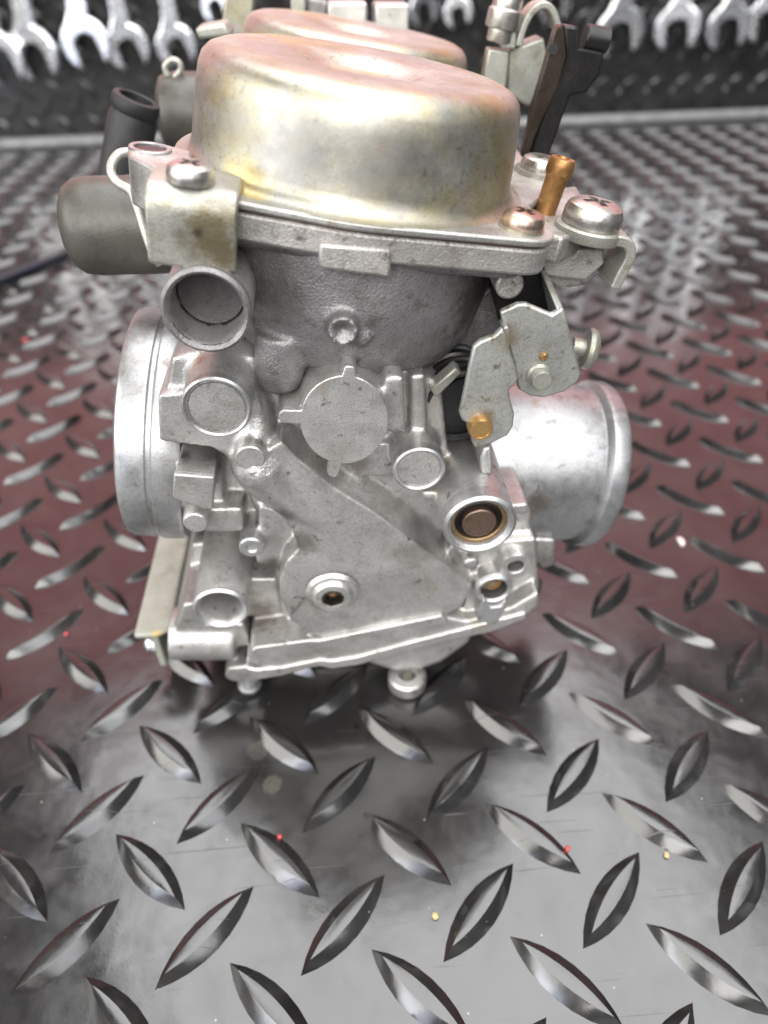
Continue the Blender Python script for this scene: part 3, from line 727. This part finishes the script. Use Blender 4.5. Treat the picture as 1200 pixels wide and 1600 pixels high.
# right ear: clip, big screw
c4 = (g4.x, g4.y)
mb = MB()
mb.lathe((c4[0], c4[1], 51.7), AW, [(0, 0), (5.2, 0), (5.4, .3), (5.4, 1.6), (5.1, 1.9), (0, 1.9)], 40)
clip = mb.build('hose_clip', M['plate'], root)
pth = [Vector((c4[0] + 1, c4[1], 52.7)), Vector((c4[0] + 4.6, c4[1], 52.7)), Vector((c4[0] + 6.0, c4[1], 52.0)), Vector((c4[0] + 6.6, c4[1], 50.4)), Vector((c4[0] + 6.2, c4[1], 47.6)), Vector((c4[0] + 6.0, c4[1], 45.4))]
def strip(path, wdt, t, axis):
    path = spline(path, 5); axis = Vector(axis).normalized(); mb = MB(); vs, fs = [], []
    for k, p in enumerate(path):
        tg = (path[min(k + 1, len(path) - 1)] - path[max(k - 1, 0)]).normalized(); nn = axis.cross(tg).normalized()
        for a, c in ((-1, -1), (1, -1), (1, 1), (-1, 1)): vs.append(p + axis * a * wdt / 2 + nn * c * t / 2)
    for k in range(len(path) - 1):
        for i in range(4):
            j = (i + 1) % 4; fs.append((4 * k + i, 4 * k + j, 4 * k + 4 + j, 4 * k + 4 + i))
    fs += [(3, 2, 1, 0), tuple(4 * (len(path) - 1) + i for i in range(4))]
    return mb.add(vs, fs)
strip(pth, 8.0, 1.7, (0, 1, 0)).build('clip_arm', M['plate'], clip, bevel=0.35)
screw((c4[0], c4[1], 53.6), 1.55, 0.2, None, None, None, 'large rounded cross-head screw')
# casting ear that the clip sits on
mb = MB().pp([(838, 392), (942, 386), (946, 408), (930, 418), (930, 436), (905, 450), (880, 452), (838, 432)], -8, 12)
ear = fuse(mb, 'side_ear', M['cast_warm'], root, 0.5, 4)
# rear right screw on the cover
screw((g3.x, g3.y, 54.6), 1.25, 0.9, None, None, None, 'dull cross-head screw behind the brass nipple')
MB().cyl((g3.x, g3.y, 54.3), AW, 4.6, 0, 0.9).build('washer', M['dome'], root)
# brass nipple
pn = G(856, 318, 54.0)
nip = MB().lathe(pn, AW + AU * 0.06, [(0, -2), (1.75, -2), (1.8, 3.9), (1.9, 4.2), (2.1, 4.6), (2.2, 5.0), (2.1, 6.5), (1.9, 6.9), (1.1, 7.0), (0.9, 6.2), (0, 6.1)], 32).build('brass_nipple', M['old_brass'], root)
# flange plate under nipple running back
mb = MB(); pa = [G(x, y, 52.6) for x, y in ((800, 300), (900, 290), (940, 350), (880, 372), (815, 352))]
mb.prism(pa, [p - AW * 4 for p in pa]); mb.build('rear_ear', M['cast_warm'], root, bevel=0.5)

# ---- left tab bracket with its screw, hollow ear behind
tabp = [F(228, 300, -28), F(372, 318, -28)]
ul, ur = F(226, 330, -27.5).x, F(371, 330, -27.5).x
zt = 55.0
mb = MB()
path = [Vector(((ul + ur) / 2, -17, zt)), Vector(((ul + ur) / 2, -24.2, zt)), Vector(((ul + ur) / 2, -26.0, zt - 0.5)), Vector(((ul + ur) / 2, -26.8, zt - 2.2)), Vector(((ul + ur) / 2, -26.8, zt - 6)), Vector(((ul + ur) / 2, -26.8, zt - 9.0))]
tab = strip(path, ur - ul, 1.6, (1, 0, 0)).build('side_bracket', M['tab'], root, bevel=1.5, seg=4)
gs = G(298, 283, zt + .8)
screw((gs.x, gs.y, zt + 0.75), 1.0, 0.8, None, None, None, 'pale cross-head screw on the folded bracket')
he = [G(x, y, 56.0) for x, y in ((199, 226), (250, 222), (252, 236), (296, 212), (310, 260), (246, 262), (222, 270), (202, 252))]
he = [G(x, y, 55.6) for x, y in ((199, 228), (212, 222), (262, 226), (300, 236), (300, 275), (246, 264), (202, 242))]
mb = MB().prism(he, [p - AW * 6.5 for p in he]); mb.build('hollow_ear', M['cast'], root, bevel=0.4)
c5 = G(235, 233, 55.65)
mb = MB().ring(c5, AW, 3.4, 2.7, 0, -4, 32, 0.1); 
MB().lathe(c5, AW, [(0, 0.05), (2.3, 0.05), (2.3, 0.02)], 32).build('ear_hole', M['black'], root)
MB().ring(c5 + AW * 0.3, -AW, 2.9, 2.2, 0, 0.4, 32, 0.1).build('ear_hole_lip', M['bright'], root)
# wire spring clip
wire = [(206, 238, 3), (188, 240, 2), (176, 254, 1), (174, 270, 0), (184, 286, -1), (204, 298, -2), (213, 318, -3), (226, 360, -5), (240, 398, -7), (250, 412, -7)]
MB().tube(spline([F(x, y, v) for x, y, v in wire], 5), 0.75, 10).build('wire_clip', M['plate'], root)
wire2 = [(200, 262, -2), (184, 262, -2), (180, 272, -2), (186, 286, -3), (205, 302, -4)]
# left plastic cap, near and rear
def cap(cx, cy, Y, r, u_len, name):
    p = toloc(at_y(cx, cy, Y))
    o = MB().lathe(p, Vector((1, 0.12, 0.12)), [(0, -0.2), (r * .55, 0), (r * .8, 0.9), (r * .95, 2.6), (r, 5), (r, u_len * .5), (r * 1.012, u_len * .5 + .01), (r * 1.012, u_len), (0, u_len)], 56, ref=(0, 0, 1)).build(name, M['cap'], root)
    return o
cap(101, 356, 82, 8.3, 24, 'plastic_cap')
MB().cyl(toloc(at_y(180, 357, 82)), AU, 6.0, 0, 40).build('cap_stem', M['cast_dark'], root)
# black breather tube
p = toloc(at_y(214, 152, 118)); q = toloc(at_y(196, 250, 118)); d = (q - p)
mb = MB().lathe(p, d, [(3.3, 6), (3.3, 0.2), (3.6, 0), (4.6, 0.2), (4.8, 0.8), (4.8, 2.4), (4.4, 3.0), (4.9, 4.5), (5.0, 20), (3.3, 20)], 36)
mb.build('breather_tube', M['rubber'], root)
disc_mb = MB().lathe(p, d, [(0, 5), (3.3, 5)], 36); disc_mb.build('tube_bore', M['rubber'], root)

# ---- choke and throttle levers on the right
LA = [(740, 543), (750, 534), (773, 525), (785, 513), (791, 524), (797, 547), (810, 590), (808, 597), (796, 610), (797, 622), (804, 647), (802, 667), (793, 681), (767, 694), (742, 700), (738, 692), (730, 662), (722, 657), (718, 646), (725, 613), (733, 573)]
LB = [(782, 488), (810, 475), (823, 475), (863, 492), (880, 482), (888, 510), (908, 585), (904, 596), (883, 612), (850, 622), (830, 620), (810, 609), (808, 594), (797, 547), (788, 515)]
leverB = MB().pp(LB, -23.2, -21.9).build('choke_lever', M['lever'], root, bevel=0.35)
leverA = MB().pp(LA, -25.2, -23.9).build('throttle_lever', M['lever'], root, bevel=0.35)
x, y = 752, 673; p = F(x, y, -26.8); k = K(x, y, -26.8)
MB().lathe(p, AV, [(0, 0.15), (13.5 * k, 0.15), (14 * k, 0), (17 * k, 0), (19.5 * k, 0.6), (19.5 * k, 2.2), (0, 2.2)], 36).build('brass_rivet', M['brass'], leverA)
MB().pp([(786, 512), (795, 510), (800, 540), (792, 545)], -24.6, -21.5).build('lever_step', M['lever'], leverA, bevel=0.3)
x, y = 847, 596; p = F(x, y, -25.6); k = K(x, y, -25.6)
MB().lathe(p, AV, [(0, 0), (14 * k, 0), (15.5 * k, 0.4), (15.5 * k, 1.6), (19 * k, 2.0), (19 * k, 2.6), (0, 2.6)], 32).build('lever_pin', M['plate'], leverB)
x, y = 851, 560; p = F(x, y, -23.8); MB().lathe(p, AV, [(0, 0), (.5, .1), (.75, .5), (.75, 1), (0, 1)], 16).build('lever_pip', M['brass'], leverB)
# folded rear leaf and side of the choke lever
pts_a = [F(863, 492, -21.9), F(880, 482, -21.9), F(888, 510, -21.9), F(908, 585, -21.9)]
fr = [F(881, 483, -22.6), F(909, 587, -22.6)]
n1 = [fr[0], fr[1], fr[1] + AV * 12, fr[0] + AV * 12 + AW * 1.5]
MB().prism(n1, [p - AU * 1.2 for p in n1]).build('lever_fold', M['lever'], leverB, bevel=0.3)
lb = [p + AV * 11.5 + AW * 1.2 for p in [F(x, y, -22) for x, y in ((782, 488), (823, 465), (870, 460), (881, 483), (908, 585), (850, 620), (800, 560))]]
MB().prism(lb, [p + AV * 1.2 for p in lb]).build('lever_leaf', M['black'], leverB, bevel=0.3)  # leaf coloured black to paint the shade inside the fold
p = F(903, 542, -14)
MB().lathe(p, AU + AV * -0.15, [(0, 3.4), (2.2, 3.2), (3.2, 2.6), (3.5, 1.9), (3.3, 1.2), (1.5, 1.0), (1.5, -1), (0, -1)], 32).build('lever_screw', M['plate'], leverB)
# coil spring and dark throttle drum behind
mb = MB()
hel = []
pc = F(722, 640, -18)
for k in range(150):
    t = k / 150 * 2 * pi * 4.5; hel.append(pc + Vector((6.2 * cos(t), k / 150 * 10, 6.8 * sin(t))))
mb.tube(hel, 0.75, 8); spring = mb.build('return_spring', M['black'], root)
MB().cyl(F(735, 640, -15), AV, 6.5, 0, 20).build('throttle_drum', M['rubber'], root)
MB().pp([(735, 470), (768, 445), (802, 470), (796, 560), (730, 575), (700, 585)], -8, 6).build('dark_gap_filler', M['cast_dark'], root, bevel=0.8)  # dark block added to cover the bright gap beside the levers
MB().pp([(672, 610), (712, 575), (722, 583), (682, 622)], -19, -16).build('spring_tang', M['plate'], root, bevel=0.3)

# ------------------------------------------------------------------ the rear carburettor: copies of the same castings
DY = 58.0
def copy_part(o, parent, dy, top=True):
    c = o.copy(); col.objects.link(c); c.parent = parent
    if top: c.location = o.location + Vector((0.002, dy * S, -0.001))
    for ch in list(o.children): copy_part(ch, c, dy, False)
    return c
for o in (body, chamber, flange, cover, inlet, spig, bowl_o, tab, ear):
    copy_part(o, root, DY)
# ---- linkage behind: black lever, yellow bracket, clamp
def ppY(px, Y0, Y1):
    fr = [toloc(at_y(x, y, Y0)) for x, y in px]; return MB().prism(fr, [p + AV * (Y1 - Y0) for p in fr])
bl = ppY([(880, 38), (905, 42), (906, 74), (945, 82), (938, 116), (916, 146), (892, 150), (856, 250), (824, 252), (868, 128), (884, 90)], 96, 99).build('black_lever', M['black'], root, bevel=0.5)
ppY([(863, 62), (868, 46), (876, 38), (882, 50), (885, 88), (872, 136), (846, 190), (822, 250), (816, 246), (832, 170), (850, 110)], 95.2, 97.5).build('lever_edge', M['edge'], bl, bevel=0.2)
p = toloc(at_y(865, 77, 95.0))
MB().lathe(p, AV, [(0, 0), (0.9, 0), (0.9, 0.3), (0, 0.3)], 20).build('lever_hole', M['rubber'], bl)
p = toloc(at_y(912, 58, 98))
MB().lathe(p, AU, [(0, 0), (1.9, 0), (2.1, .2), (2.1, 4.4), (0, 4.6)], 28).build('lever_peg', M['black'], bl)
br = ppY([(764, 76), (796, 80), (794, 110), (790, 146), (752, 140), (760, 100)], 118, 122).build('cable_bracket', M['plate'], root, bevel=0.4)
ppY([(796, 78), (850, 58), (856, 92), (846, 128), (828, 168), (792, 146)], 119, 125).build('bracket_cheek', M['plate'], br, bevel=0.5)
arch = [(806, 70), (814, 40), (828, 16), (846, 6), (860, 18), (868, 44)]
strip([toloc(at_y(x, y, 120)) for x, y in arch], 6, 1.3, (0, 1, 0)).build('bracket_arch', M['plate'], br, bevel=0.3)
ppY([(786, 40), (808, 40), (806, 78), (784, 76)], 117, 120).build('bracket_neck', M['plate'], br, bevel=0.4)
p = toloc(at_y(780, 66, 119))
MB().lathe(p, AW, [(0, 0), (2.5, 0), (2.7, .3), (2.7, 2.2), (3.4, 2.4), (3.6, 2.8), (3.5, 5.4), (3.0, 5.8), (3.0, 6.0), (3.0, 8.0), (2.6, 8.8), (0, 9.1)], 32).build('bracket_screw', M['screw'], br)
# further castings at the very back
bk = ppY([(512, 4), (574, 4), (574, 46), (512, 46)], 150, 160).build('rear_manifold_block', M['cast'], root, bevel=0.6)
ppY([(586, 6), (640, 6), (640, 52), (586, 52)], 150, 160).build('manifold_step', M['cast'], bk, bevel=0.6)
ppY([(480, -4), (512, 2), (512, 40), (480, 36)], 154, 160).build('manifold_web', M['cast_dark'], bk, bevel=0.6)
ppY([(454, -20), (478, -20), (478, 30), (454, 28)], 150, 153).build('manifold_post', M['plate'], bk, bevel=0.6)
ppY([(352, -30), (400, -30), (392, 60), (345, 56)], 152, 160).build('rear_plate', M['dome'], root, bevel=0.6)
ppY([(304, 44), (350, 36), (362, 56), (310, 62)], 128, 138).build('rear_tab', M['plate'], root, bevel=0.6)
cap2 = toloc(at_y(248, 178, 140))
MB().lathe(cap2, Vector((1, 0.1, 0.1)), [(0, -.2), (5, 0), (7.5, 1), (8.6, 3), (8.8, 6), (8.8, 22), (0, 22)], 40).build('plastic_cap', M['cap'], root)
w2 = [(262, 118), (258, 104), (268, 94), (280, 98), (282, 110), (274, 122), (286, 138), (300, 146)]
MB().tube(spline([toloc(at_y(x, y, 138)) for x, y in w2], 5), 0.7, 8).build('wire_clip', M['plate'], root)

# ------------------------------------------------------------------ wrenches hung on the wall
def wrench_mesh(R, width, name):
    # head with an open jaw pointing down, seen flat; origin at the head's centre
    pts = []
    jaw = R * 0.50; depth = R * 0.15
    a0 = math.asin(jaw / R)
    n = 30
    # walk from the right jaw tip round the top to the left tip
    t0 = -pi / 2 + a0; t1 = 1.5 * pi - a0
    for k in range(n + 1):
        t = t0 + (t1 - t0) * k / n
        rr = R * (1.0 + 0.06 * cos(t) ** 2)
        x, z = rr * cos(t), rr * sin(t)
        if z > R * 0.55 and abs(x) < width: continue
        if abs(x) <= width and z > 0: continue
        pts.append((x, z))
    L = 150.0
    right = [p for p in pts if p[0] > 0]; left = [p for p in pts if p[0] <= 0]
    prof = right + [(width * 1.05, R * 1.25), (width * 0.9, R * 2.0), (width * 0.85, L), (-width * 0.85, L), (-width * 0.9, R * 2.0), (-width * 1.05, R * 1.25)] + left
    prof += [(-jaw, -R * 0.35), (-jaw * 0.92, depth), (-jaw * 0.4, R * 0.34), (jaw * 0.4, R * 0.34), (jaw * 0.92, depth), (jaw, -R * 0.35)]
    ct, st = cos(radians(12)), sin(radians(12))
    def tw(x, z): return (x * ct - z * st, x * st + z * ct) if z < R * 1.1 else (x, z)
    prof = [tw(*p) for p in prof]
    mb = MB(); t = 3.0
    mb.prism([(x, -t, z) for x, z in prof], [(x, t, z) for x, z in prof])
    return mb
specs = [  # x, y in the photo of the head centre, jaw radius in mm, label
    (2, 92, 19, 'chromed open-end wrench cut by the frame edge, leftmost on the mat wall', 0),
    (54, 84, 19.5, 'bluish white chromed wrench hanging second from the frame edge on the mat wall', 6),
    (135, 68, 18, 'dull bluish chromed wrench half in shade hanging between two brighter wrenches', 12),
    (200, 74, 16, 'small chromed wrench with bright jaws hanging left of the pair nearest the carburettors', 3),
    (276, 72, 15, 'narrow bluish chromed wrench hanging just above the wire loop of the rear cap', 8),
    (338, 10, 11, 'short chromed wrench whose tip shows left of the carburettors at the top edge', 3),
    (661, 14, 12, 'small bright chromed wrench hanging right of the pale rear casting blocks', 3),
    (716, 20, 11, 'thin brassy tinted wrench hanging between the rear dome and the yellowish cable bracket', 3),
    (866, 4, 15, 'dark chromed wrench mostly hidden behind the yellowish arch of the cable bracket', 6),
    (968, 50, 19, 'warm brownish chromed wrench hanging just right of the black lever', 10),
    (1058, 44, 17.5, 'bright chromed wrench hanging in the middle of the three clear jaws right of the lever', 3),
    (1138, 42, 17.5, 'bright chromed wrench hanging right of the middle one near the frame edge', 3),
    (1200, 30, 17, 'pale chromed wrench cut by the frame edge, rightmost on the mat wall', 3)]
for (x, y, R, lab, off) in specs:
    Yw = WY0 + WSL * (x - 600) * 0.53 - 8 - off * 0.4
    p = at_y(x, y, Yw)
    mb = wrench_mesh(R, R * 0.42, 'wrench')
    o = mb.build('wrench', M['chrome'], None, 'free', bevel=2.4, seg=4)
    o.location = p * S; o.rotation_euler = (radians(-1.5), random.uniform(-.05, .05), wa + random.uniform(-.4, .4))
    o['label'] = lab; o['category'] = 'wrench'; o['group'] = 'wrenches hanging on the tread mat wall'

# ------------------------------------------------------------------ cable and crumbs lying on the mat
pts = [at_z(-120, 482, 3), at_z(0, 438, 3), at_z(100, 399, 3), at_z(200, 362, 3), at_z(330, 330, 3), at_z(470, 320, 3)]
o = MB().tube(spline(pts, 8), 2.6, 12).build('cable', M['blue_cable'], None, 'free')
o['label'] = 'thin bluish black cable lying on the mat behind the olive plastic cap'; o['category'] = 'cable'
def crumb(x, y, r, mat, lab, squash=(1, 1, .7)):
    bmx = bmesh.new(); bmesh.ops.create_icosphere(bmx, subdivisions=2, radius=r * S)
    for v in bmx.verts:
        v.co = Vector((v.co.x * squash[0], v.co.y * squash[1], v.co.z * squash[2])) * random.uniform(0.8, 1.2)
    me = bpy.data.meshes.new('crumb'); bmx.to_mesh(me); bmx.free(); me.materials.append(M[mat]); me.shade_smooth()
    o = bpy.data.objects.new('crumb', me); col.objects.link(o)
    p = at_z(x, y, 0.0)
    i, j = p.x / P, p.y / P
    z = r * squash[2] * 0.8
    for (lx, ly, la) in lugs:
        if hypot(lx - p.x, ly - p.y) < 12:
            ca, sa = cos(radians(la)), sin(radians(la)); dx, dy = p.x - lx, p.y - ly
            a_, b_ = abs(dx * ca + dy * sa) / 11.2, abs(-dx * sa + dy * ca)
            half = 3.3 * max(0, 1 - a_ * a_)
            if b_ < half: z += min(1.9, (half - b_) * 0.9)
    o.location = Vector((p.x, p.y, z)) * S
    o.rotation_euler = (0, 0, random.uniform(0, 6))
    o['label'] = lab; o['category'] = 'crumb'; o['group'] = 'crumbs scattered on the tread mat'
crumb(437, 1309, 0.55, 'red_crumb', 'tiny red crumb on the ridge of a lug below the dried grey spot')
crumb(886, 1327, 0.7, 'red_crumb', 'tiny pinkish red crumb on a lug at the lower right', (1, .7, .6))
crumb(1041, 1337, 0.6, 'yellow_crumb', 'pale yellow crumb lying beside the pinkish red one')
crumb(680, 1432, 0.65, 'yellow_crumb', 'pale cream crumb on flat mat at the bottom centre')
crumb(1063, 848, 1.3, 'white_crumb', 'pinkish white flake on the mat right of the outlet spigot', (1.5, .7, .5))
crumb(104, 992, 0.55, 'red_crumb', 'red crumb on the mat left of the lower rail')
crumb(40, 533, 1.0, 'red_crumb', 'blurred red crumb on the mat left of the inlet flange')
